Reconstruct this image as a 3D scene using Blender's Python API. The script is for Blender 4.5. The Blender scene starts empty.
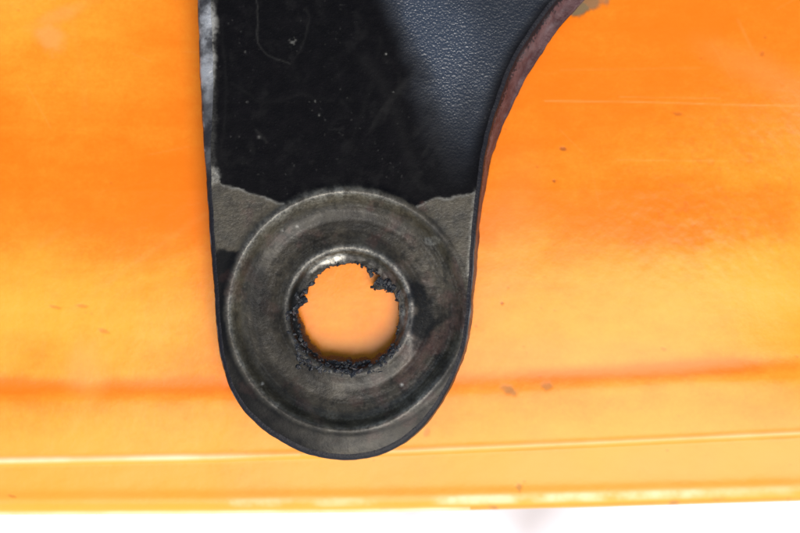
import bpy, math, random
import numpy as np
from mathutils import Vector
from mathutils.geometry import delaunay_2d_cdt

U = 1e-4            # one unit of the drawing = 0.1 mm
H = 1400.0          # camera height above the bracket's face, same unit
scene = bpy.context.scene

# ------------------------------------------------------------------ camera
cam = bpy.data.cameras.new('camera')
cam_o = bpy.data.objects.new('camera', cam)
scene.collection.objects.link(cam_o)
cam_o.location = (0, 0, H * U)
cam.sensor_width = 36.0
cam.lens = 36.0 * H / 800.0
cam.clip_start = 0.005
cam.clip_end = 50
cam.dof.use_dof = True
cam.dof.focus_distance = (H + 4) * U
cam.dof.aperture_fstop = 14
scene.camera = cam_o

# ------------------------------------------------------------------ light
SUN_EL = math.radians(57)
SUN_AZ = math.radians(-68)        # measured from +x, counter-clockwise: lower right of the picture
world = bpy.data.worlds.new('World')
scene.world = world
world.use_nodes = True
wn = world.node_tree
sky = wn.nodes.new('ShaderNodeTexSky')
sky.sky_type = 'NISHITA'
sky.sun_disc = False
sky.sun_elevation = SUN_EL
sky.sun_rotation = math.pi / 2 - SUN_AZ
sky.air_density = 1.0
sky.dust_density = 1.0
bg = wn.nodes['Background']
wn.links.new(sky.outputs[0], bg.inputs[0])
bg.inputs[1].default_value = 0.075
sun = bpy.data.lights.new('sun', 'SUN')
sun.energy = 1.4
sun.angle = math.radians(50)
sun.color = (1.0, 0.955, 0.88)
sun_o = bpy.data.objects.new('sun', sun)
scene.collection.objects.link(sun_o)
d = Vector((math.cos(SUN_EL) * math.cos(SUN_AZ), math.cos(SUN_EL) * math.sin(SUN_AZ), math.sin(SUN_EL)))
sun_o.rotation_euler = d.to_track_quat('Z', 'Y').to_euler()
scene.view_settings.view_transform = 'Standard'
scene.view_settings.look = 'None'
scene.view_settings.exposure = 1.62
scene.view_settings.gamma = 1

# ------------------------------------------------------------------ noise and small maths
def _hash(ix, iy, seed):
    h = (ix.astype(np.int64) * 374761393 + iy.astype(np.int64) * 668265263 + seed * 1442695041) & 0xffffffff
    h = ((h ^ (h >> 13)) * 1274126177) & 0xffffffff
    h = ((h ^ (h >> 16)) * 2246822519) & 0xffffffff
    return ((h ^ (h >> 15)) & 0xffff) / 65535.0

def vn(x, y, s, seed=0):
    """value noise 0..1 with cell size s"""
    x = np.asarray(x, float) / s + 1000.3; y = np.asarray(y, float) / s + 1000.7
    ix = np.floor(x); iy = np.floor(y)
    fx = x - ix; fy = y - iy
    fx = fx * fx * fx * (fx * (fx * 6 - 15) + 10); fy = fy * fy * fy * (fy * (fy * 6 - 15) + 10)
    a = _hash(ix, iy, seed); b = _hash(ix + 1, iy, seed)
    c = _hash(ix, iy + 1, seed); e = _hash(ix + 1, iy + 1, seed)
    return (a * (1 - fx) + b * fx) * (1 - fy) + (c * (1 - fx) + e * fx) * fy

def fbm(x, y, s, seed=0, o=4):
    t = 0; amp = 1; tot = 0
    ca, sa = math.cos(0.6), math.sin(0.6)
    x = np.asarray(x, float); y = np.asarray(y, float)
    for k in range(o):
        t = t + amp * vn(x, y, s, seed + 17 * k); tot += amp
        amp *= 0.55; s *= 0.5
        x, y = ca * x - sa * y, sa * x + ca * y
    return t / tot

def ss(a, b, x):
    t = np.clip((np.asarray(x, float) - a) / (b - a), 0, 1)
    return t * t * (3 - 2 * t)

def seg(x, y, pts):
    """distance to a polyline"""
    best = np.full(np.shape(x), 1e9)
    for (ax, ay), (bx, by) in zip(pts[:-1], pts[1:]):
        dx, dy = bx - ax, by - ay
        t = np.clip(((x - ax) * dx + (y - ay) * dy) / (dx * dx + dy * dy + 1e-9), 0, 1)
        best = np.minimum(best, np.hypot(x - ax - t * dx, y - ay - t * dy))
    return best

def blob(x, y, cx, cy, rx, ry, rot=0, soft=0.35, nz=0.0, seed=0):
    c, s = math.cos(rot), math.sin(rot)
    u = ((x - cx) * c + (y - cy) * s) / rx; v = (-(x - cx) * s + (y - cy) * c) / ry
    q = np.hypot(u, v)
    if nz: q = q + nz * (fbm(x, y, max(rx, ry) * 0.5, seed) - 0.5) * 2
    return 1 - ss(1 - soft, 1 + soft, q)

# ------------------------------------------------------------------ mesh helpers
def link_mesh(name, verts, tris, mat, parent=None, attrs=None, normals=None):
    me = bpy.data.meshes.new(name)
    v = np.asarray(verts, np.float32) * U
    t = np.asarray(tris, np.int32)
    me.vertices.add(len(v)); me.vertices.foreach_set('co', v.ravel())
    k = t.shape[1]
    me.loops.add(t.size); me.loops.foreach_set('vertex_index', t.ravel())
    me.polygons.add(len(t))
    me.polygons.foreach_set('loop_start', np.arange(0, t.size, k, dtype=np.int32))
    me.polygons.foreach_set('loop_total', np.full(len(t), k, np.int32))
    me.polygons.foreach_set('use_smooth', np.ones(len(t), bool))
    me.update(calc_edges=True)
    me.validate()
    for an, arr in (attrs or {}).items():
        a = me.attributes.new(an, 'FLOAT', 'POINT')
        a.data.foreach_set('value', np.asarray(arr, np.float32))
    if normals is not None:
        me.normals_split_custom_set_from_vertices([tuple(n) for n in normals])
    me.materials.append(mat)
    o = bpy.data.objects.new(name, me)
    scene.collection.objects.link(o)
    if parent: o.parent = parent
    return o

def thing(name, label, cat):
    o = bpy.data.objects.new(name, None)
    scene.collection.objects.link(o)
    o.empty_display_size = 0.01
    o['label'] = label; o['category'] = cat
    return o

# ------------------------------------------------------------------ material helpers
class Mat:
    def __init__(self, name):
        self.m = bpy.data.materials.new(name); self.m.use_nodes = True
        self.t = self.m.node_tree; self.n = self.t.nodes; self.l = self.t.links
        self.b = self.n['Principled BSDF']
        tc = self.n.new('ShaderNodeTexCoord'); sc = self.n.new('ShaderNodeVectorMath'); sc.operation = 'SCALE'
        sc.inputs['Scale'].default_value = 1 / U
        self.l.new(tc.outputs['Object'], sc.inputs[0]); self.co = sc.outputs[0]
    def put(self, sock, val):
        if hasattr(val, 'is_linked'): self.l.new(val, sock)
        else: sock.default_value = val
    def attr(self, name):
        a = self.n.new('ShaderNodeAttribute'); a.attribute_name = name; return a.outputs['Fac']
    def noise(self, size, detail=4, rough=0.55, stretch=(1, 1, 1), seed=0.0, dist=0.0):
        mp = self.n.new('ShaderNodeMapping'); self.l.new(self.co, mp.inputs[0])
        mp.inputs['Scale'].default_value = tuple(s / size for s in stretch)
        mp.inputs['Location'].default_value = (seed, seed * 1.7, 0)
        t = self.n.new('ShaderNodeTexNoise'); self.l.new(mp.outputs[0], t.inputs['Vector'])
        t.inputs['Scale'].default_value = 1; t.inputs['Detail'].default_value = detail
        t.inputs['Roughness'].default_value = rough; t.inputs['Distortion'].default_value = dist
        return t.outputs['Fac']
    def ramp(self, f, a, b, lo=0.0, hi=1.0):
        r = self.n.new('ShaderNodeMapRange'); r.interpolation_type = 'SMOOTHSTEP'
        self.put(r.inputs['Value'], f); r.inputs['From Min'].default_value = a; r.inputs['From Max'].default_value = b
        r.inputs['To Min'].default_value = lo; r.inputs['To Max'].default_value = hi
        return r.outputs[0]
    def math(self, op, a, b=0.0):
        m = self.n.new('ShaderNodeMath'); m.operation = op
        self.put(m.inputs[0], a); self.put(m.inputs[1], b); return m.outputs[0]
    def mix(self, f, a, b):
        m = self.n.new('ShaderNodeMix'); m.data_type = 'RGBA'
        self.put(m.inputs['Factor'], f)
        for s, v in ((m.inputs[6], a), (m.inputs[7], b)):
            self.put(s, v if hasattr(v, 'is_linked') else (*v, 1))
        return m.outputs[2]
    def mixf(self, f, a, b):
        m = self.n.new('ShaderNodeMix'); m.data_type = 'FLOAT'
        self.put(m.inputs['Factor'], f); self.put(m.inputs[2], a); self.put(m.inputs[3], b); return m.outputs[0]
    def bump(self, h, dist, strength=1.0, prev=None):
        b = self.n.new('ShaderNodeBump'); self.l.new(h, b.inputs['Height'])
        b.inputs['Distance'].default_value = dist * U
        self.put(b.inputs['Strength'], strength)
        if prev: self.l.new(prev, b.inputs['Normal'])
        return b.outputs[0]
    def out(self, **kw):
        for k, v in kw.items():
            s = self.b.inputs[k.replace('_', ' ')]
            self.put(s, (*v, 1) if isinstance(v, tuple) and len(v) == 3 and s.type == 'RGBA' else v)
        return self.m

# ------------------------------------------------------------------ materials
def mat_bracket(name='black_bracket_paint'):
    M = Mat(name)
    bare, silver, dark, tex, scr, rust = (M.attr(k) for k in ('bare', 'silver', 'dark', 'tex', 'scratch', 'rust'))
    fine = M.noise(3.0, 5, 0.65); med = M.noise(14, 5, 0.6, seed=3); big = M.noise(55, 4, 0.6, seed=7)
    hair = M.noise(5, 4, 0.6, (1, .18, 1), seed=5)
    black = M.mix(M.ramp(med, .35, .8), (0.0018, 0.0015, 0.0016), (0.0036, 0.0030, 0.0031))
    black = M.mix(M.math('MULTIPLY', M.ramp(fine, .60, .74), .35), black, (0.018, 0.016, 0.015))
    grey = M.mix(M.ramp(med, .3, .72), (0.023, 0.0175, 0.0090), (0.057, 0.0450, 0.0255))
    grey = M.mix(M.ramp(fine, .42, .75, 0, .55), grey, (0.082, 0.067, 0.041))
    grey = M.mix(M.ramp(big, .5, .75, 0, .5), grey, (0.020, 0.020, 0.016))
    black = M.mix(M.math('MULTIPLY', tex, .8), black, (0.008, 0.010, 0.012))  # bluish sky sheen of the bend partly painted into the base
    col = M.mix(bare, black, grey)
    col = M.mix(M.math('MULTIPLY', rust, M.ramp(fine, .3, .6, .5, 1)), col, (0.085, 0.040, 0.030))
    sv = M.mix(M.ramp(fine, .3, .7), (0.11, 0.10, 0.080), (0.30, 0.275, 0.215))
    sf = M.math('MULTIPLY', silver, M.ramp(fine, .25, .55, .55, 1))
    col = M.mix(sf, col, sv)
    col = M.mix(M.math('MULTIPLY', dark, M.ramp(fine, .2, .6, .8, 1)), col, (0.006, 0.006, 0.0055))
    col = M.mix(scr, col, (0.44, 0.41, 0.34))
    rough = M.mixf(bare, .42, .35)
    rough = M.mixf(sf, rough, .34)
    rough = M.mixf(dark, rough, .38)
    rough = M.mixf(tex, rough, .30)
    spec = M.mixf(bare, .05, .31)
    spec = M.mixf(dark, spec, .07)
    spec = M.mixf(tex, spec, .9)
    spec = M.mixf(sf, spec, .7)
    # pebbled powder coat on the bend, faint grain elsewhere
    v = M.n.new('ShaderNodeTexVoronoi'); v.feature = 'SMOOTH_F1'
    mp = M.n.new('ShaderNodeMapping'); M.l.new(M.co, mp.inputs[0]); mp.inputs['Scale'].default_value = (1 / 2.1,) * 3
    wob = M.n.new('ShaderNodeTexNoise'); M.l.new(mp.outputs[0], wob.inputs['Vector']); wob.inputs['Scale'].default_value = .6
    ad = M.n.new('ShaderNodeVectorMath'); ad.operation = 'ADD'
    M.l.new(mp.outputs[0], ad.inputs[0]); M.l.new(wob.outputs['Color'], ad.inputs[1])
    M.l.new(ad.outputs[0], v.inputs['Vector']); v.inputs['Scale'].default_value = 1
    n1 = M.bump(v.outputs['Distance'], 1.1, M.mixf(tex, .05, .55))
    n2 = M.bump(fine, 1.0, M.mixf(bare, .20, .42), n1)
    n3 = M.bump(med, 2.5, M.mixf(bare, .12, .30), n2)
    return M.out(Base_Color=col, Roughness=rough, Specular_IOR_Level=spec, Coat_Weight=M.math('MULTIPLY', M.ramp(tex, .55, 1.2), .6), Coat_Roughness=.25, Metallic=M.math('MULTIPLY', sf, .55), Normal=n3)

def mat_wall():
    M = Mat('cut_steel_edge')
    fine = M.noise(3, 5, .6); med = M.noise(18, 4, .6, seed=2); blk = M.attr('blk')
    col = M.mix(M.ramp(med, .35, .7), (0.048, 0.018, 0.016), (0.090, 0.045, 0.041))
    col = M.mix(M.ramp(fine, .55, .8, 0, .6), col, (0.022, 0.016, 0.016))
    f = M.math('ADD', blk, M.math('MULTIPLY', M.math('SUBTRACT', fine, .5), .9))
    col = M.mix(M.ramp(f, .4, .6), col, (0.008, 0.007, 0.008))
    wear = M.attr('wear')
    w = M.math('MULTIPLY', wear, M.ramp(M.noise(22, 4, .6, seed=8), .34, .62, .15, 1))
    col = M.mix(w, col, (0.30, 0.295, 0.28))
    return M.out(Base_Color=col, Roughness=M.mixf(w, .42, .33), Specular_IOR_Level=.16, Metallic=M.math('MULTIPLY', w, .3),
                 Normal=M.bump(fine, 1.2, .6, M.bump(med, 3, .4)))

def mat_crud():
    M = Mat('charred_crud')
    fine = M.noise(2.2, 4, .6); med = M.noise(7, 4, .6, seed=2)
    col = M.mix(M.ramp(fine, .5, .75), (0.008, 0.008, 0.008), (0.022, 0.021, 0.019))
    col = M.mix(M.ramp(med, .58, .72, 0, .6), col, (0.05, 0.018, 0.012))
    return M.out(Base_Color=col, Roughness=.4, Specular_IOR_Level=.4, Normal=M.bump(fine, 1.5, .8))

def mat_panel():
    M = Mat('orange_painted_sheet')
    sheen_tone, mark, chip, pale, scr = (M.attr(k) for k in ('sheen_tone', 'mark', 'chip', 'pale', 'scratch'))
    mott = M.noise(60, 5, .6, (1, 1.6, 1)); fine = M.noise(4.0, 4, .6, seed=4); strk = M.noise(26, 4, .6, (.25, 1.3, 1), seed=9)
    f = M.math('ADD', sheen_tone, M.math('MULTIPLY', M.math('SUBTRACT', mott, .5), .45))
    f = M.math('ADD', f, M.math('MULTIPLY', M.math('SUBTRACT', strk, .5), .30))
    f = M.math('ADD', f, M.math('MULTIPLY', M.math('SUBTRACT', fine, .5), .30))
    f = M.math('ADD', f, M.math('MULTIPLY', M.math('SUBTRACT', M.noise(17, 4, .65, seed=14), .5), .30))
    col = M.mix(M.ramp(f, 0, 1), (0.66, 0.140, 0.0004), (0.74, 0.285, 0.018))  # yellower end carries the sheen painted into the orange
    col = M.mix(M.math('MULTIPLY', pale, .6), col, (0.72, 0.27, 0.075))
    col = M.mix(M.math('MULTIPLY', scr, .65), col, (0.75, 0.34, 0.10))
    col = M.mix(M.attr('brown_line'), col, (0.40, 0.17, 0.012))
    col = M.mix(M.attr('edge_glint'), col, (0.80, 0.62, 0.36))  # cream highlights of ridge and lip painted in
    col = M.mix(M.math('MULTIPLY', mark, .9), col, (0.22, 0.045, 0.010))
    col = M.mix(chip, col, (0.17, 0.110, 0.050))
    peel = M.noise(9, 2, .5, seed=1); grain = M.noise(2.6, 3, .6, seed=6)
    n = M.bump(peel, 1.6, .12); n = M.bump(grain, .8, .10, n)
    return M.out(Base_Color=col, Roughness=M.mixf(chip, .30, .8), Specular_IOR_Level=.22, Coat_Weight=0.0, Normal=n)

def mat_ground():
    M = Mat('pale_concrete')
    a = M.noise(900, 5, .6); b = M.noise(160, 4, .6, seed=3)
    col = M.mix(M.ramp(a, .32, .50), (0.36, 0.325, 0.29), (0.80, 0.79, 0.77))
    col = M.mix(M.ramp(b, .62, .74, 0, .6), col, (0.34, 0.30, 0.26))
    return M.out(Base_Color=col, Roughness=.9, Normal=M.bump(b, 20, .4))

M_BR, M_WALL, M_CRUD, M_PAN, M_GR = mat_bracket(), mat_wall(), mat_crud(), mat_panel(), mat_ground()

# ------------------------------------------------------------------ ground, far below
gx = np.array([-60000, -20000, -6000, 0, 6000, 20000, 60000.])
X, Y = np.meshgrid(gx, gx)
n = len(gx)
idx = np.arange(n * n).reshape(n, n)
q = np.stack([idx[:-1, :-1], idx[:-1, 1:], idx[1:, 1:], idx[1:, :-1]], -1).reshape(-1, 4)
g = link_mesh('ground', np.stack([X, Y, X * 0 - 2600], -1).reshape(-1, 3), q, M_GR)
g['kind'] = 'structure'

# ------------------------------------------------------------------ orange panel
ZP = -34.0                                     # panel surface under the cup
def crease_y(x): return 387 - 3 * ss(100, 400, x) - 20 * np.clip((x - 400) / 400, -1, 2) ** 1.0 * ss(300, 500, x)
def ridge_y(x):  return np.interp(x, [-4000, 0, 215, 400, 600, 800, 5000], [470, 461, 457, 451, 442.5, 433, 300])
def lip_y(x):    return np.interp(x, [-4000, 0, 215, 400, 600, 800, 5000], [525, 515, 514, 512, 507, 501, 420])

def panel_z(x, y):
    """height of the sheet, x and y are picture coordinates on the panel plane"""
    c = crease_y(x); r = ridge_y(x); l = lip_y(x)
    z = np.zeros_like(x)
    # gentle crown: the sheet falls away toward the lower edge
    yw = y + 26 * (fbm(x, y * .4, 150, 201, 2) - .5) * (y > -100)
    t = np.clip((yw - 205) / 110, 0, None)
    z -= np.where(t < 1, .5 * t * t, t - .5) * 110 * .15 * ss(900, 300, y)          # rolls toward the lower edge
    z -= .05 * np.clip(190 - y, 0, 500)                                            # and away at the top
    tl = np.clip(90 - x * .45 - y, 0, 250); z += .0010 * tl ** 2
    tr = np.clip(x - 640, 0, 600); z -= .00055 * np.minimum(tr, 260) ** 2 * ss(60, 190, y) * ss(420, 300, y)
    # pressed crease: short wall facing up the picture, then rises again
    dc = y - c
    depth = 2.6 + 1.3 * fbm(x, y * 0, 120, 5, 3)
    z -= depth * np.exp(-(dc / 10) ** 2) * 0.22
    z += 0.45 * depth * (ss(-8, 22, dc))
    # below the crease the sheet tips toward the light
    z -= 0.05 * np.clip(dc - 14, 0, None)
    # ridge: small raised step
    dr = y - r
    z += 1.3 * np.exp(-(dr / 3.4) ** 2) - 1.6 * ss(0, 6, dr)
    # rolled lip
    dl = y - (l - 15)
    z += 1.5 * np.exp(-((dl) / 7.0) ** 2)
    t = np.clip((y - (l - 12)) / 12, 0, 1)
    z -= 13 * (1 - np.sqrt(np.clip(1 - t * t, 0, 1)))
    # slight waviness of old sheet metal
    z += 1.8 * (fbm(x, y, 170, 11, 2) - .5) + .35 * (fbm(x, y, 24, 12, 2) - .5) + .55 * (fbm(x, y, 9, 13, 2) - .5) * blob(x, y, 730, 190, 120, 90, -.4, .7)
    return z

def fine_axis(a, b, s, far_lo, far_hi):
    lo = a - np.cumsum(s * 1.35 ** np.arange(1, 40)); lo = lo[lo > far_lo][::-1]
    hi = b + np.cumsum(s * 1.35 ** np.arange(1, 40)); hi = hi[hi < far_hi]
    return np.concatenate([[far_lo], lo, np.arange(a, b + .01, s), hi, [far_hi]])
xs = fine_axis(-30, 830, 1.35, -3200, 4200)
vt = np.concatenate([[-4200, -2500, -1400, -800, -450, -250, -140, -80, -50], np.arange(-30, 380, 1.5)])   # absolute rows down to the crease zone
nv = len(vt)
# rows below follow the ridge and lip lines so that their edges stay crisp
wr = np.concatenate([np.linspace(0, 1, 60)[1:]])
rows = [np.full_like(xs, v) for v in vt]
top = np.full_like(xs, vt[-1])
top = np.minimum(top, crease_y(xs) - 30)
rows = [np.where(r > -30, -30 + (r + 30) * (top + 30) / (vt[-1] + 30), r) for r in rows]
for k in np.linspace(0, 1, 62)[1:]: rows.append(top + (ridge_y(xs) - top) * k)
i_ridge = len(rows) - 1
for k in np.linspace(0, 1, 46)[1:]: rows.append(ridge_y(xs) + (lip_y(xs) - 12 - ridge_y(xs)) * k)
for k in np.linspace(0, 1, 16)[1:]: rows.append(lip_y(xs) - 12 + 12 * math.sin(k * math.pi / 2))
i_lip = len(rows) - 1
PY = np.array(rows); PX = np.broadcast_to(xs, PY.shape).copy()
PZ = panel_z(PX, PY)
# flange hanging below the lip
for k, dz in ((1, 6), (2, 30), (3, 150), (4, 330)):
    PX = np.vstack([PX, PX[i_lip]]); PY = np.vstack([PY, PY[i_lip] - (0.4 * k)]); PZ = np.vstack([PZ, PZ[i_lip] - dz])

x, y = PX, PY
sheen_tone = (0.10 + 0.35 * ss(190, 340, y + 60 * (fbm(x, y, 130, 21, 3) - .5))  # sheen and glow painted as yellower orange, over random tone
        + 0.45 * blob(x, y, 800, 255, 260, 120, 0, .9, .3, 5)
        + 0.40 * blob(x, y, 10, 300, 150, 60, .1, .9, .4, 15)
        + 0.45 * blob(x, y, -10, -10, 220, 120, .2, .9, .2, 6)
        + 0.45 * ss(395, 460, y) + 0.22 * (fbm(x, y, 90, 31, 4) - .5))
sheen_tone *= 1 - 0.75 * blob(x, y, 640, 215, 130, 34, 0, .7, .5, 8)
sheen_tone = np.clip(sheen_tone, 0, 1.2)
cy_ = crease_y(x)
crs = np.exp(-((y - cy_ + 1) / 8.5) ** 2)
seg_w = np.clip(.35 + 1.1 * (fbm(x, y * .3, 90, 41, 3) - .35) + .6 * np.exp(-((x - 725) / 45) ** 2) + .3 * (x < 215) - .5 * np.exp(-((x - 90) / 16) ** 2), 0, 1)
sheen_tone -= .75 * crs * seg_w                                   # shade of the pressed crease painted in as deeper orange
sheen_tone = np.clip(sheen_tone, 0, 1.2)
mark = np.zeros_like(x)
for (a, b, ra, rb, ro) in ((563, 149, 3.6, 1.9, .1), (554, 181, 1.8, 1.4, 0), (677.5, 114, 4.5, 1.8, .1), (104, 331, 5, 2.2, .3),
                           (55, 307, 6, 1.6, .2), (82, 306, 6, 1.8, .1), (502, 303, 1.8, 1.4, 0), (476, 326, 1.4, 1.2, 0),
                           (762, 54, 2.2, 2.6, .5), (664, 349, 3.2, 1.4, .3), (12, 496, 4, 1.4, .2), (427, 432, 3, 5, .4)):
    mark = np.maximum(mark, (.8 if a in (563, 554, 502) else .38) * blob(x, y, a, b, ra, rb, ro, .45, .3, int(a)))
# pitted area on the right
pit = ss(.70, .80, fbm(x, y, 8, 77, 2)) * blob(x, y, 720, 185, 110, 75, -.5, .7) * .13
mark = np.clip(np.maximum(mark, pit), 0, 1)
chip = np.maximum.reduce([blob(x, y, 577, 8, 13, 8, -.3, .3, .6, 91), .85 * blob(x, y, 588, 0, 18, 8, 0, .3, .5, 92),
                          .55 * blob(x, y, 509, 390, 8, 4.5, .4, .5, .5, 93), .45 * blob(x, y, 547, 386, 5.5, 4, 0, .5, .5, 94),
                          .4 * blob(x, y, 519, 487, 3, 4, 0, .4, .4, 95),
                          .5 * ss(.62, .75, fbm(x, y, 22, 61, 3)) * np.exp(-((y - lip_y(x) + 2) / 3.0) ** 2) * ss(360, 420, x)])
pale = np.maximum.reduce([.42 * ss(395, 470, y) * (.4 + fbm(x, y, 70, 120, 3)), .75 * blob(x, y, 50, 36, 16, 12, .9, .6, .4, 3), .45 * blob(x, y, 62, 14, 26, 7, -.4, .7, .4, 4),
                          .5 * blob(x, y, 86, 370, 18, 26, 0, .8, .3, 5), .35 * blob(x, y, 470, 355, 200, 16, 0, .9, .3, 12),
                          .35 * blob(x, y, 505, 250, 26, 70, .2, .9, .3, 14), .3 * blob(x, y, 760, 70, 60, 16, .4, .8, .4, 19),
                          .3 * blob(x, y, 690, 470, 80, 14, -.05, .9, .3, 23)])
scr = np.zeros_like(x)
for pts, w, a in ((((545, 101), (640, 102), (740, 105), (800, 106)), .9, .55), (((620, 97), (720, 98.5)), .8, .35),
                  (((618, 160), (730, 161)), .8, .28), (((75, 308), (135, 262), (205, 215)), 3.4, .20), (((40, 246), (62, 232)), 3.0, .16),
                  (((205, 245), (160, 262)), 2, .2), (((738, 20), (756, 58)), 1.6, .2), (((70, 10), (82, 70), (86, 110)), 4, .10),
                  (((560, 70), (700, 68)), .8, .18), (((560, 130), (590, 160), (600, 210)), .8, .15)):
    dd = seg(x, y, pts)
    scr = np.maximum(scr, a * .7 * np.exp(-(dd / w) ** 2) * (.1 + 1.3 * fbm(x, y, 26, int(a * 100), 3)))
rr = random.Random(4)
for _ in range(26):
    ax, ay = rr.uniform(-10, 810), rr.uniform(0, 500); L = rr.uniform(10, 60); an = rr.gauss(0, .25) + (1.2 if rr.random() < .2 else 0)
    dd = seg(x, y, ((ax, ay), (ax + L * math.cos(an), ay + L * math.sin(an))))
    scr = np.maximum(scr, rr.uniform(.03, .12) * np.exp(-(dd / .75) ** 2))
for _ in range(70):
    ax, ay = rr.uniform(0, 800), rr.uniform(0, 505); s_ = rr.uniform(.7, 1.5)
    dd = np.hypot(x - ax, (y - ay) * 1.2)
    mark = np.maximum(mark, rr.uniform(.12, .42) * np.exp(-(dd / s_) ** 2))
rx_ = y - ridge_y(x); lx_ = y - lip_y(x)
edge_glint = np.exp(-((rx_ + .5) / 2.8) ** 2) * np.where(x < 300, .85, .25) * (.35 + .9 * fbm(x, y * .3, 60, 111, 4)) * (1 - .75 * np.exp(-((x - 290) / 50) ** 2))  # ridge highlight painted cream, strongest at left
edge_glint = np.maximum(edge_glint, .8 * np.exp(-((lx_ + 1.5) / 2.0) ** 2) * (x < 470) * (.3 + .9 * fbm(x, y * .3, 45, 112, 4)))  # thin cream highlight painted along the lip
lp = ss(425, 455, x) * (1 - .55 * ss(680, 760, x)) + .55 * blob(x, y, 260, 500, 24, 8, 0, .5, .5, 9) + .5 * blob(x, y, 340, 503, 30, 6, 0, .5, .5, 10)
edge_glint = np.maximum(edge_glint, .6 * np.clip(lp, 0, 1) * np.exp(-((lx_ + 10.5) / 4.6) ** 4) * ss(.20, .75, fbm(x, y, 30, 113, 5)))  # broken highlight strip painted above the lip
edge_glint = np.clip(edge_glint, 0, 1)
brown_lines = .5 * np.exp(-((rx_ - 4) / 2.2) ** 2) * ss(300, 420, x) * (.3 + fbm(x, y * .3, 50, 115, 3)) + .55 * np.exp(-((lx_ + 2.5) / 1.6) ** 2) * (x > 380) * (.4 + fbm(x, y, 30, 116, 3))  # browner thin lines below the ridge and near the lip
PZ = PZ - .8 * chip - .35 * mark

KZ = (H - (PZ + ZP)) / H
KZ[i_lip + 1:] = KZ[i_lip]                      # the flange hangs straight down
WX = (PX - 400) * KZ; WY = (266.5 - PY) * KZ
V = np.stack([WX, WY, PZ + ZP], -1)
nr, nc = PX.shape
dxu = np.gradient(V, axis=1); dyv = np.gradient(V, axis=0)
N = np.cross(dyv, dxu); N /= np.linalg.norm(N, axis=-1, keepdims=True) + 1e-12
def grid_part(name, r0, r1, parent):
    m = r1 - r0
    idx = np.arange(m * nc).reshape(m, nc)
    q = np.stack([idx[:-1, :-1], idx[1:, :-1], idx[1:, 1:], idx[:-1, 1:]], -1).reshape(-1, 4)
    at = {k: a[r0:r1].ravel() for k, a in (('sheen_tone', sheen_tone), ('edge_glint', edge_glint), ('brown_line', brown_lines), ('mark', mark), ('chip', chip), ('pale', pale), ('scratch', scr))}
    return link_mesh(name, V[r0:r1].reshape(-1, 3), q, M_PAN, parent, at, N[r0:r1].reshape(-1, 3))
panel = thing('painted_panel', 'orange painted sheet metal panel with a shallow crease, under the black bracket', 'metal panel')
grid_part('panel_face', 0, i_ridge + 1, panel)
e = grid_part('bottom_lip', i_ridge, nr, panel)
e['label'] = 'folded bottom edge of the orange panel, its yellow sheen painted in'

# ------------------------------------------------------------------ bracket
CX, CY = 348.0, 311.0
def catmull(P, step=2.0, closed=True):
    P = [np.array(p, float) for p in P]; n = len(P); out = []
    for i in range(n):
        p0, p1, p2, p3 = P[i - 1], P[i], P[(i + 1) % n], P[(i + 2) % n]
        L = np.linalg.norm(p2 - p1); m = max(1, int(round(L / step)))
        for k in range(m):
            t = k / m
            out.append(.5 * ((2 * p1) + (-p0 + p2) * t + (2 * p0 - 5 * p1 + 4 * p2 - p3) * t * t + (-p0 + 3 * p1 - 3 * p2 + p3) * t ** 3))
    return np.array(out)
S = catmull([(198, -150), (197, -80), (197, 0), (199, 60), (202, 120), (206, 180), (210, 240), (214, 290), (217, 335), (225, 376),
             (238, 404), (258, 427), (285, 445), (314, 457), (346, 461), (379, 456), (408, 441), (432, 416), (452, 383), (465, 348),
             (471, 310), (474, 265), (477, 225), (482, 180), (490, 135), (508, 80), (525, 45), (557, 0), (590, -32), (640, -66), (720, -95),
             (900, -120), (930, -150), (930, -330), (900, -360), (500, -370), (300, -310), (222, -230)])
# small unevenness of the stamped edge
T_ = np.roll(S, -1, 0) - np.roll(S, 1, 0); T_ /= np.linalg.norm(T_, axis=1, keepdims=True)
Nn = np.stack([-T_[:, 1], T_[:, 0]], 1)                 # candidate outward normal
if np.dot(Nn[10], [-1, 0]) < 0: Nn = -Nn
# smooth the normals so inner offsets stay clean
for _ in range(6): Nn = (Nn + np.roll(Nn, 1, 0) + np.roll(Nn, -1, 0)); Nn /= np.linalg.norm(Nn, axis=1, keepdims=True)
S = S + Nn * ((fbm(S[:, 0], S[:, 1], 14, 3, 3) - .5) * 1.5)[:, None]
sx, sy = S[:, 0], S[:, 1]
left = ss(280, 230, sx); right = ss(450, 470, sx)
bev = 5.0 + 9.0 * left * ss(190, 60, sy) + 1.5 * ss(380, 450, sy)
bevh = bev * (.62 - .18 * left * ss(190, 60, sy))
draft = np.where(right > .5, np.interp(sy, [-40, 0, 45, 80, 135, 180, 225, 330, 420], [20, 19, 19, 16, 10, 6, 4.5, 3.5, 3]), 0) + np.where(right <= .5, 3.0, 0)
Tin = S - Nn * bev[:, None]

hp = np.array([(399, 306), (397.5, 335), (389.5, 352.6), (380, 360), (372, 365), (360, 364), (349.6, 365.5), (333.7, 362), (317.8, 359), (305, 346),
               (298.7, 332), (295.5, 316), (296, 308), (303.4, 301), (300, 296), (305, 291), (311.4, 282.5), (322.5, 270), (340, 264.4), (357.6, 263.4), (370, 269),
               (380, 276), (377, 282), (372, 286), (377, 290), (388, 289), (393, 292), (397.4, 298.5)])
hole = catmull(hp, 1.0)
ha = np.arctan2(hole[:, 1] - CY, hole[:, 0] - CX)
jag = (fbm(hole[:, 0], hole[:, 1], 5, 8, 3) - .5) * 6.0
lowl = .35 + .65 * ss(-.5, .9, np.sin(ha - .4)) + .4 * ss(.5, 1, -np.sin(ha + .8))
hole = hole + np.stack([np.cos(ha), np.sin(ha)], 1) * (jag * np.clip(lowl, .3, 1))[:, None]

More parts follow.
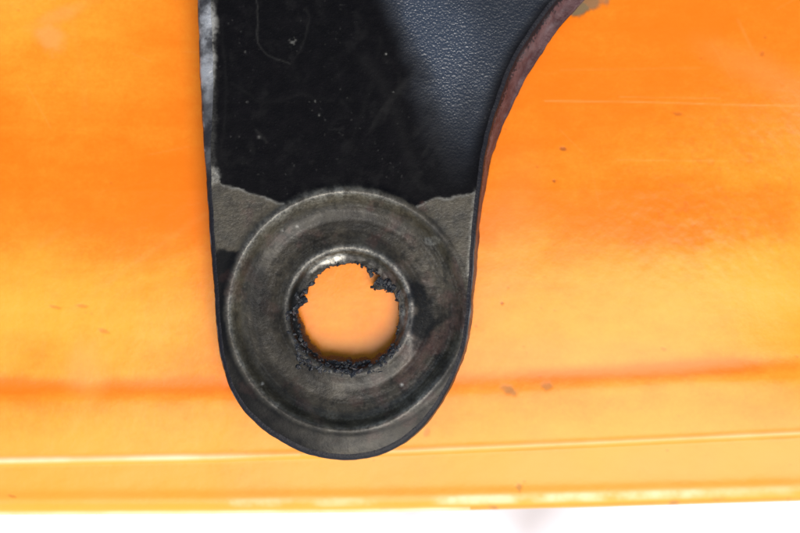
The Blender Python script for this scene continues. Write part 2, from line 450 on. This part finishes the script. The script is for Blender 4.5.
def inside(P, poly):
    x, y = P[:, 0], P[:, 1]; r = np.zeros(len(P), bool)
    a = poly; b = np.roll(poly, -1, 0)
    for (x1, y1), (x2, y2) in zip(a, b):
        if y1 == y2: continue
        c = (y1 > y) != (y2 > y)
        r ^= c & (x < (x2 - x1) * (y - y1) / (y2 - y1) + x1)
    return r

def plate_z(x, y):
    r = np.hypot(x - CX, y - CY); a = np.arctan2(-(y - CY), x - CX)
    r = r + 5.5 * np.exp(-((a + .72) / .5) ** 2) * ss(75, 110, r) * ss(150, 125, r)
    z = np.zeros_like(x)
    # bend: the coated right part of the arm turns down to the right
    line = np.interp(y, [-300, 0, 60, 130, 190, 260], [330, 385, 408, 430, 446, 470])
    t = np.clip(x - line, 0, None)
    fall = ss(215, 120, y)
    z -= fall * (np.sqrt(t * t + 14 ** 2) - 14) * .17 * np.clip(1.0 - .0016 * t, .3, 1)
    # soft hollow in the left part of the arm
    z -= 1.6 * blob(x, y, 300, 60, 70, 120, 0, .9)
    # cup: rim, slope, floor, inner ring, shelf.  rim wears down on the right
    wear = .92 * np.exp(-((a - .30) / .62) ** 2)
    rim = (4.4 * (1 - wear)) * np.exp(-((r - 118.5) / 5.6) ** 2)
    prof = np.interp(r, [0, 52, 57, 60.5, 64.5, 70, 80, 92, 103, 110, 114, 117.5, 121, 128],
                        [-21, -21, -19, -13, -11.5, -14.5, -17.8, -18.2, -14.5, -9.0, -4.5, -1.2, 0, 0])
    # a second shallow step low right
    prof = prof * (1 - .18 * np.exp(-((a + .75) / .5) ** 2) * ss(112, 96, r) * ss(80, 92, r))
    z = z + rim + prof
    # ground-in lower flat: surface rolls off toward the bottom edge
    ro = np.clip(r - 126, 0, 22) * ss(-.1, .8, -np.sin(a)) * (y > CY)
    z -= ro ** 2 * .014
    # roughness in relief
    z += ss(130, 120, r) * (.9 * (fbm(x, y, 12, 51, 4) - .5) + 1.2 * (fbm(x, y, 40, 52, 3) - .5))
    z += 3.2 * ss(62, 58, r) * (fbm(x, y, 6, 53, 4) - .5)
    return z

def smooth_plate_z(x, y):
    # removes the corners of the linear profile
    s = 0
    for dx, dy in ((0, 0), (1.6, 0), (-1.6, 0), (0, 1.6), (0, -1.6), (1.2, 1.2), (-1.2, 1.2), (1.2, -1.2), (-1.2, -1.2)):
        s = s + plate_z(x + dx, y + dy)
    return s / 9

# points
pts = []
xs_, ys_ = np.meshgrid(np.arange(196, 600, 1.4), np.arange(-30, 460, 1.4))
jit = np.random.RandomState(3)
A = np.stack([xs_.ravel(), ys_.ravel()], 1) + jit.uniform(-.25, .25, (xs_.size, 2))
xs_, ys_ = np.meshgrid(np.arange(190, 940, 12.0), np.arange(-370, -30, 12.0))
B = np.stack([xs_.ravel(), ys_.ravel()], 1)
xs_, ys_ = np.meshgrid(np.arange(604, 940, 12.0), np.arange(-30, 0, 12.0))
B = np.vstack([B, np.stack([xs_.ravel(), ys_.ravel()], 1)])
G = np.vstack([A, B])
gd = np.hypot(G[:, 0] - CX, G[:, 1] - CY)
G = G[inside(G, Tin)]
def mind(P, Q, cell=6.0):
    keys = {}
    for i, (a, b) in enumerate((Q // cell).astype(int)): keys.setdefault((a, b), []).append(i)
    near = np.full(len(P), 1e9)
    PC = (P // cell).astype(int)
    for i in range(len(P)):
        a, b = PC[i]
        for da in (-1, 0, 1):
            for db in (-1, 0, 1):
                l = keys.get((a + da, b + db))
                if l:
                    dq = Q[l] - P[i]; m = (dq * dq).sum(1).min()
                    if m < near[i]: near[i] = m
    return np.sqrt(near)
gr_ = np.hypot(G[:, 0] - CX, G[:, 1] - CY)
keep = np.ones(len(G), bool)
nh = gr_ < 62
keep[nh] &= ~inside(G[nh], hole)
keep[nh] &= mind(G[nh], hole) > .6
md = mind(G, Tin)
keep &= md > .8
# concentric part borders, so plate, cup and ring part along clean circles
R1, R2 = 126.5, 67.0
th = np.linspace(0, 2 * np.pi, 560, endpoint=False)
c2 = np.stack([CX + R2 * np.cos(th[::2]), CY + R2 * np.sin(th[::2])], 1)
c1 = np.stack([CX + R1 * np.cos(th), CY + R1 * np.sin(th)], 1)
ins1 = inside(c1, Tin) & (mind(c1, Tin) > .9)
keep &= (np.abs(gr_ - R1) > .6) & (np.abs(gr_ - R2) > .6)
G = G[keep]
allp = np.vstack([Tin, hole, c2, c1[ins1], G])
nT, nHh, n2 = len(Tin), len(hole), len(c2)
edges = [(i, (i + 1) % nT) for i in range(nT)] + [(nT + i, nT + (i + 1) % nHh) for i in range(nHh)]
edges += [(nT + nHh + i, nT + nHh + (i + 1) % n2) for i in range(n2)]
vo, eo, fo, *_r = delaunay_2d_cdt([Vector(p) for p in allp], edges, [], 0, 1e-5)
VP = np.array([tuple(v) for v in vo]); F = np.array([f for f in fo if len(f) == 3])
cen = VP[F].mean(1)
ok = inside(cen, Tin); rc = np.hypot(cen[:, 0] - CX, cen[:, 1] - CY)
nr_ = rc < 62; tmp = inside(cen[nr_], hole); ok[np.where(nr_)[0][tmp]] = False
F = F[ok]; rc = rc[ok]
vx, vy = VP[:, 0], VP[:, 1]
vz = smooth_plate_z(vx, vy)
# orientation: up after the y flip
a_, b_, c_ = VP[F[:, 0]], VP[F[:, 1]], VP[F[:, 2]]
ar = (b_[:, 0] - a_[:, 0]) * (c_[:, 1] - a_[:, 1]) - (b_[:, 1] - a_[:, 1]) * (c_[:, 0] - a_[:, 0])
F[ar > 0] = F[ar > 0][:, ::-1]

def W(x, y, z): return np.stack([x - 400, 266.5 - y, z], -1)
E_ = .5
def field_normals(x, y):
    zx = (smooth_plate_z(x + E_, y) - smooth_plate_z(x - E_, y)) / (2 * E_)
    zy = (smooth_plate_z(x, y + E_) - smooth_plate_z(x, y - E_)) / (2 * E_)
    N = np.stack([-zx, zy, np.ones_like(zx)], -1)
    return N / np.linalg.norm(N, axis=1, keepdims=True)
NV = field_normals(vx, vy)

# wear masks, with some highlights and shading painted in as colour
def masks(x, y):
    r = np.hypot(x - CX, y - CY); a = np.arctan2(-(y - CY), x - CX)
    nz = (fbm(x, y, 9, 71, 4) - .5); nb = (fbm(x, y, 30, 72, 4) - .5)
    top = np.interp(x, [190, 207, 214, 221, 245, 270, 292, 320, 400, 415, 432, 450, 480, 560],
                       [164, 165, 169, 184, 192, 199, 208, 206, 204, 208, 199, 198, 191, 190]) + 5 * nz
    band = ss(-2.0, 1.8, y - top)
    lowleft = ss(-3, 3, y - (251 + 8 * nz)) * ss(350, 290, x + 30 * nb) * ss(120, 123, r)
    cupm = ss(125.5 + 3 * nz, 122 + 3 * nz, r)
    out = band * (1 - lowleft * .96) * (1 - cupm)
    # right border of band becomes dark streak, bottom apron half bare
    strk = blob(x, y, 466, 322, 5.5, 42, .10, .4, .5, 21) * (r > 118)
    apron = ss(330, 385, y) * ss(119, 123, r)
    out = out * (1 - .75 * apron) + apron * (.20 + .5 * nb + .30 * ss(415, 455, y) * ss(280, 340, x) + .2 * nz)
    out = out * (1 - .9 * strk)
    cup = np.clip(.74 + .9 * nb + .5 * nz, .2, 1)
    bare = np.clip(out * (1 - cupm) + cup * cupm, 0, 1) * np.where(y < 150, 0, 1)
    # bright scuffed metal: rim crest, inner ring, left edge; lit arcs painted in
    arc_ul = np.exp(-((a - 2.1) / 1.0) ** 2) + .8 * np.exp(-((a + 4.5 - 6.283 + 3.7) / .6) ** 2) * 0
    rs = r + 5.5 * np.exp(-((a + .72) / .5) ** 2) + 1.6 * (fbm(x, y, 16, 85, 3) - .5)
    crest = np.exp(-((rs - 118) / (3.6 + 1.8 * np.exp(-((a - 2.0) / .8) ** 2))) ** 2)
    angw = .10 + .42 * np.exp(-((a - 2.0) / .95) ** 2) + .40 * np.exp(-((a + .85) / .5) ** 2) + .16 * ((a < -2.2) | (a > 3.0)) - .35 * np.exp(-((a - .3) / .6) ** 2)  # rim highlights painted upper left and lower right
    silver = crest * np.clip(angw * (2.1 * fbm(x, y, 9, 73, 4) - .25), 0, 1)
    ring = np.exp(-((r - 63.5) / 3.0) ** 2)
    angr = .16 + .4 * np.exp(-((a - 1.9) / 1.0) ** 2) + .5 * np.exp(-((a - .25) / .8) ** 2)  # ring highlights painted by angle as well
    silver = np.maximum(silver, ring * angr * (.5 + .8 * fbm(x, y, 8, 74, 3)))
    # streaky highlight strip painted right of the hole
    silver = np.maximum(silver, .6 * blob(x, y, 407, 322, 4.5, 24, -.12, .5, .5, 22) * (.3 + fbm(x, y, 5, 75, 3)))
    silver = np.maximum(silver, 1.0 * blob(x, y, 331, 259.5, 13, 4.0, -.25, .4, .7, 23))
    silver = np.maximum(silver, .5 * blob(x, y, 311, 268, 7, 4, -.7, .4, .5, 24))
    silver = np.maximum(silver, .30 * blob(x, y, 432, 241, 8, 4.5, -.1, .25, .3, 25))
    silver = np.maximum(silver, .5 * blob(x, y, 213, 176, 6.5, 9, .2, .3, .5, 26))
    le = ss(219, 211, x + 5 * nz) * (y < 180)
    silver = np.maximum(silver, le * (.10 + 1.0 * blob(x, y, 208, 22, 8, 18, 0, .4, .4, 27) + .85 * blob(x, y, 208, 66, 6, 28, 0, .5, .5, 28)))
    eg = (x - np.interp(y, [180, 225, 310, 350], [482, 477, 471.5, 464]))
    silver = np.maximum(silver, .5 * ss(-9, -5, eg) * ss(185, 205, y) * ss(345, 320, y) * ss(.35, .6, fbm(x, y, 9, 86, 3)))
    turn = fbm((a + 4) * 14, r * 5.5, 6, 88, 3)                     # turning marks run round the cup
    silver = np.maximum(silver, .13 * ss(.50, .80, turn) * (r < 117) * (.4 + fbm(x, y, 35, 89, 2)))
    # dark oily stains, with shading of the hollow cup painted in
    dark = np.maximum.reduce([.98 * blob(x, y, 419, 297, 10, 19, -.25, .3, .5, 31), .98 * blob(x, y, 424, 322, 12, 28, .35, .3, .6, 32),
                                .75 * blob(x, y, 257, 300, 11, 42, 0, .7, .5, 33),   .6 * blob(x, y, 352, 222, 44, 9, .05, .7, .5, 34),  # left blob paints the shading of the concave cup wall
                              .6 * blob(x, y, 445, 372, 6, 30, .62, .5, .4, 35), .5 * blob(x, y, 300, 420, 40, 5, .45, .6, .5, 36),
                              .7 * np.exp(-((r - 113) / 2.0) ** 2) * (np.sin(a) < 0) * fbm(x, y, 16, 76, 3),
                              1.0 * ss(-.3, .45, -np.sin(a + .75)) * ss(63.5 + 3 * nz, 59 + 3 * nz, r), .55 * ss(-.3, .45, -np.sin(a + .5)) * np.exp(-((r - 63) / 6) ** 2) * (.3 + fbm(x, y, 6, 84, 3)),
                              .9 * ((turn < .34) & (r < 112) & (r > 68)) * .16,
                              lowleft * .5, .38 * blob(x, y, 285, 385, 46, 30, .7, .7, .6, 37) * (r < 114), .30 * blob(x, y, 270, 350, 26, 50, -.4, .7, .6, 38) * (r < 114), .6 * np.exp(-((r - 123.5) / 2.6) ** 2) * ss(.3, .9, -np.sin(a)),
                              .45 * np.exp(-((r - 72) / 4) ** 2) * fbm(x, y, 20, 87, 3),
                              .5 * ss(300, 350, y) * ss(300, 250, x) * ss(121, 124, r),
                              .8 * ((fbm(x, y, 7, 77, 3) > .66) & (r < 119)) * .5])
    line = np.interp(y, [-300, 0, 60, 130, 190, 260], [325, 382, 404, 428, 446, 470])
    tex = ss(-16, 34, x - line + 26 * nb) * ss(205, 90, y + 40 * nb) * (1 - .55 * ss(30, 130, x - line) * ss(40, 130, y)) * (.72 + .9 * (fbm(x, y, 45, 83, 3) - .15) * .6)
    edge = np.interp(y, [-60, 0, 45, 80, 135, 180, 225], [640, 557, 525, 508, 490, 482, 477]) - x
    tex = np.clip(tex * ss(4, 22, edge) * (.66 + .75 * np.exp(-((x - line - 38) / 38) ** 2) * ss(130, 20, y)), 0, 1.3)  # mask shaped like the painted sheen, fading right and down
    qx, qy = x + 5 * (fbm(x, y, 16, 301, 3) - .5), y + 5 * (fbm(x, y, 16, 302, 3) - .5)
    fdv = .3 + 1.1 * fbm(x, y, 12, 303, 3)
    scr = .032 * fdv * np.exp(-(seg(qx, qy, ((256, -6), (256.5, 18), (257, 32), (258.5, 42), (262, 49), (268, 54), (277, 59), (290, 64))) / .85) ** 2)
    scr = np.maximum(scr, .012 * fdv * np.exp(-(seg(qx, qy, ((290, 62), (297, 53), (303, 42), (307, 30), (309, 20), (306, 8))) / 1.2) ** 2))
    for p_, w_, a_ in ((((232, 84), (262, 104), (300, 95), (330, 99)), 2.2, .035), (((365, 60), (392, 100), (412, 165)), 7, .05), (((350, 150), (372, 80), (380, 40)), 3, .03),
                       (((222, 20), (226, 90), (222, 150)), 1.5, .05), (((330, 130), (345, 128)), 1, .08), (((256, 130), (266, 142)), 1.6, .12)):
        scr = np.maximum(scr, a_ * fdv * .14 * np.exp(-(seg(qx, qy, p_) / w_) ** 2))
    scr = np.maximum(scr, .16 * blob(x, y, 292, 42, 3.0, 3.8, .4, .5, 1.0, 41) * ss(.35, .6, vn(x, y, 2.2, 42)))
    scr = np.maximum(scr, .04 * ss(.94, .99, vn(x, y, 2.2, 311)) * ss(.4, .7, fbm(x, y, 40, 312, 2)) * (y < 205))
    for (p, q, rr_, al) in ((315, 101, .9, .7), (386, 54, 1.0, .8), (393, 92, .9, .4), (402, 386, 1.5, 1), (245, 52, 1.0, .3), (247, 102, 1.0, .3),
                            (319, 115, 1.0, .5), (259, 137, 1.6, .35), (281, 230, 1.2, .6), (296, 226, 1.3, .7), (352, 352, 1.4, .8), (262, 384, 1.3, .7), (330, 372, 1.2, .7)):
        scr = np.maximum(scr, al * (.45 if q < 200 else .8) * np.exp(-((np.hypot(x - p, y - q)) / (rr_ * .85)) ** 2))
    # line of lifted paint along the torn border of the black coat
    bl = np.exp(-((y - top) / 1.1) ** 2) * (r > 124) * ((x < 300) | (x > 408)) * (.3 + .9 * fbm(x, y, 6, 78, 2))
    scr = np.maximum(scr, .27 * bl)
    # long faint wipe marks on the arm
    scr = np.maximum(scr, .95 * blob(x, y, 331, 259, 11, 3.2, -.25, .5, .8, 43) * ss(.38, .55, vn(x, y, 3.5, 44)))
    scr = np.maximum(scr, .28 * ss(.45, .7, fbm(x, y, 7, 45, 3)) * np.maximum(blob(x, y, 211, 22, 6, 17, 0, .5, .5, 27), blob(x, y, 210, 66, 5, 27, 0, .5, .5, 28)))
    wipe = .010 * ss(.5, .75, fbm(x * .5 + y * .35, y * .12, 9, 79, 4)) * blob(x, y, 385, 110, 45, 75, -.2, .6)
    scr = np.maximum(scr, wipe + .006 * ss(.55, .8, fbm(x, y, 14, 80, 4)) * (y < 200))
    rust = .35 * ss(.52, .7, fbm(x, y, 26, 81, 4)) * (r < 119) * ss(330, 420, x) + .25 * ss(.6, .75, fbm(x, y, 18, 82, 4)) * (y > 200)
    rust = np.clip(rust, 0, .6)
    return dict(bare=bare, silver=np.clip(silver, 0, 1), dark=np.clip(dark, 0, 1), tex=np.clip(tex, 0, 1.3), scratch=np.clip(scr, 0, 1), rust=rust), top
mk, topl = masks(vx, vy)
# paint film stands proud of the bare band
vz2 = vz + .8 * (1 - mk['bare']) * (vy > 150) * (np.hypot(vx - CX, vy - CY) > 124)

bracket = thing('mounting_bracket', 'scuffed black steel bracket with a round ragged hole, lying on the orange panel', 'bracket')
def sub(name, sel, mat, extra_v=None, extra_f=None):
    f = F[sel]; u, inv = np.unique(f, return_inverse=True); f = inv.reshape(f.shape)
    P = W(vx[u], vy[u], vz2[u])
    return link_mesh(name, P, f, mat, bracket, {k: a[u] for k, a in mk.items()}, NV[u])
sub('arm_plate', rc >= R1, M_BR)
c = sub('cup', (rc < R1) & (rc >= R2), M_BR); c['label'] = 'dished grey round eye with a raised scuffed rim'
sub('hole_collar', rc < R2, M_BR)

# outer edge: rounded shoulder, slanted cut wall, underside lip
zt = smooth_plate_z(Tin[:, 0], Tin[:, 1]) + .8 * 0
ringsP = []; blk = []; wearl = []; nrm = []
leftw = left * ss(210, 150, sy)
for t in np.linspace(0, 1, 8):
    an = t * math.pi / 2
    P = Tin + Nn * (bev * math.sin(an))[:, None]; z = zt - bevh * (1 - math.cos(an))
    ringsP.append(W(P[:, 0], P[:, 1], z)); blk.append(np.full(len(S), 1.0) * (1.3 - .55 * (t > .7)))
    wearl.append(leftw * .8 * (.22 + 1.3 * blob(P[:, 0], P[:, 1], 206, 22, 9, 18, 0, .4, .4, 27) + .9 * blob(P[:, 0], P[:, 1], 206, 66, 9, 28, 0, .5, .5, 28)) + .45 * right * ss(215, 260, sy) * (t > .5) * fbm(P[:, 0], P[:, 1], 8, 91, 3)
                 + .5 * left * ss(.52, .7, fbm(P[:, 0], P[:, 1], 9, 93, 3)) * (t > .6))
zb = ringsP[-1][:, 2]
thick = 27.0
for t in np.linspace(0, 1, 9)[1:]:
    wob = (fbm(S[:, 0] * 1.0, S[:, 1] + 40 * t, 16, 95, 3) - .5) * 2.2 * t
    P = S + Nn * (draft * t ** .9 + wob)[:, None]; z = np.maximum(zb - (thick - bevh) * t, ZP + 1.5)
    ringsP.append(W(P[:, 0], P[:, 1], z)); blk.append(np.full(len(S), .62) * (1 - t) ** 1.6 + (t > .93) * .2 + .75 * (1 - right))
    wearl.append(.5 * leftw * (1 - t) + .07 * right * ss(.5, .7, fbm(S[:, 0], S[:, 1] + 50 * t, 10, 97, 3)))
P = S + Nn * (draft - 6)[:, None]
ringsP.append(W(P[:, 0], P[:, 1], np.maximum(zb - (thick - bevh) - 3, ZP + .6))); blk.append(np.ones(len(S))); wearl.append(np.zeros(len(S)))
RV = np.array(ringsP); m, nS = RV.shape[0], RV.shape[1]
idx = np.arange(m * nS).reshape(m, nS); nx = np.roll(idx, -1, 1)
q = np.stack([idx[:-1], nx[:-1], nx[1:], idx[1:]], -1).reshape(-1, 4)
# check winding: outward
v0, v1, v3 = RV.reshape(-1, 3)[q[m * 3, 0]], RV.reshape(-1, 3)[q[m * 3, 1]], RV.reshape(-1, 3)[q[m * 3, 3]]
qi = q[nS * 10 + 20]; pv = RV.reshape(-1, 3); nn = np.cross(pv[qi[1]] - pv[qi[0]], pv[qi[3]] - pv[qi[0]])
if np.dot(nn, [Nn[20, 0], -Nn[20, 1], 0]) < 0: q = q[:, ::-1]
ed = link_mesh('cut_edge', RV.reshape(-1, 3), q, M_WALL, bracket, {'blk': np.array(blk).ravel(), 'wear': np.clip(np.array(wearl).ravel(), 0, 1)})
ed['label'] = 'reddish brown slanted cut edge'

# torn inner wall of the hole
HR = []
hz = smooth_plate_z(hole[:, 0], hole[:, 1])
hn = np.stack([np.cos(ha), np.sin(ha)], 1)
low_ = ss(-.2, .7, np.sin(ha - .25))
for t, off in ((0, 0), (1.5, -.6), (4, .2), (8, 1.0), (13, 2.5), (17, 5)):
    P = hole + hn * (off * (1 - low_) - low_ * min(t, 9) * .5 + (fbm(hole[:, 0] + t * 9, hole[:, 1], 4, 99, 2) - .5) * (1.6 if t else 0))[:, None]
    HR.append(W(P[:, 0], P[:, 1], hz - t))
HR = np.array(HR); m, nS = HR.shape[:2]
idx = np.arange(m * nS).reshape(m, nS); nx = np.roll(idx, -1, 1)
q = np.stack([idx[:-1], nx[:-1], nx[1:], idx[1:]], -1).reshape(-1, 4)
link_mesh('torn_hole_wall', HR.reshape(-1, 3), q, M_CRUD, bracket)

# underside: a closed shell below the plate and the cup
zb_all = np.where(np.hypot(vx - CX, vy - CY) < 124, np.minimum(vz - 17, -27), zt.min() * 0 - 27.0) + np.minimum(0, vz) * 0
zb_all = np.where(vy < 215, np.minimum(vz - 26, -27), zb_all)
coarse = F[:, ::-1]
zb_all = np.maximum(zb_all, ZP + .4)
link_mesh('underside', W(vx, vy, zb_all), coarse, M_WALL, bracket, {'blk': np.ones(len(vx)), 'wear': np.zeros(len(vx))})

# crumbs of burnt rubber and scale stuck round the hole: many little lumps in one part
def lump(cx, cy, cz, s, rnd):
    ico_v = []; tt = (1 + 5 ** .5) / 2
    ax_, bx_ = rnd.uniform(.6, 1.4), rnd.uniform(.5, 1.1); rt = rnd.uniform(0, 3.14); cr, sr = math.cos(rt), math.sin(rt); tz = rnd.uniform(-.5, .5)
    for v in ((-1, tt, 0), (1, tt, 0), (-1, -tt, 0), (1, -tt, 0), (0, -1, tt), (0, 1, tt), (0, -1, -tt), (0, 1, -tt), (tt, 0, -1), (tt, 0, 1), (-tt, 0, -1), (-tt, 0, 1)):
        k = s / 1.9 * rnd.uniform(.45, 1.5)
        u_, w_ = v[0] * k * ax_, v[1] * k * bx_
        ico_v.append((cx + u_ * cr - w_ * sr, cy + u_ * sr + w_ * cr, cz + v[2] * k * .45 + u_ * tz))
    return ico_v
ICO = ((0, 11, 5), (0, 5, 1), (0, 1, 7), (0, 7, 10), (0, 10, 11), (1, 5, 9), (5, 11, 4), (11, 10, 2), (10, 7, 6), (7, 1, 8), (3, 9, 4), (3, 4, 2), (3, 2, 6), (3, 6, 8), (3, 8, 9), (4, 9, 5), (2, 4, 11), (6, 2, 10), (8, 6, 7), (9, 8, 1))
def crumbs(name, spots, label=None):
    rnd = random.Random(len(spots)); Vv = []; Ff = []
    for (px, py, s, dz) in spots:
        z = float(smooth_plate_z(np.array([px]), np.array([py]))[0]) + dz
        b = len(Vv); Vv += lump(px - 400, 266.5 - py, z, s, rnd); Ff += [tuple(b + i for i in f) for f in ICO]
    o = link_mesh(name, Vv, Ff, M_CRUD, bracket)
    o.data.polygons.foreach_set('use_smooth', np.zeros(len(Ff), bool))
    o['kind'] = 'stuff'
    if label: o['label'] = label
rnd = random.Random(11); sp = []
for i in range(0, len(hole)):
    aa = ha[i]; deg = math.degrees(-aa) % 360            # picture angle, 90 = up
    dens = .0
    if 165 < deg < 325: dens = 3.2
    elif 20 < deg < 70: dens = .55
    elif 70 <= deg <= 165: dens = .45
    else: dens = .25
    k = int(dens) + (rnd.random() < dens % 1)
    for _ in range(k):
        w = 12 if 180 < deg < 300 else (7 if 165 < deg < 325 else 4)
        o_ = rnd.random() ** 1.3 * w - .8
        sp.append((hole[i, 0] + hn[i, 0] * o_ + rnd.uniform(-1, 1), hole[i, 1] + hn[i, 1] * o_ + rnd.uniform(-1, 1), .5 + 3.0 * rnd.random() ** 3, rnd.uniform(-1.6, .2)))
crumbs('burnt_crumbs', sp)
sp = []
for (cx, cy, rx, ry, n_) in ((299, 299, 6, 6, 34), (383, 285, 7, 4.5, 42), (389, 290, 5, 3, 20), (372, 272, 5, 3, 16), (312, 366, 18, 6, 60), (300, 352, 8, 10, 40), (345, 371, 16, 5, 36)):
    for _ in range(n_):
        t = rnd.uniform(0, 6.28); u = math.sqrt(rnd.random())
        sp.append((cx + rx * u * math.cos(t), cy + ry * u * math.sin(t), .6 + 3.4 * rnd.random() ** 2.5, rnd.uniform(-1.2, .9)))
crumbs('charred_lumps', sp)
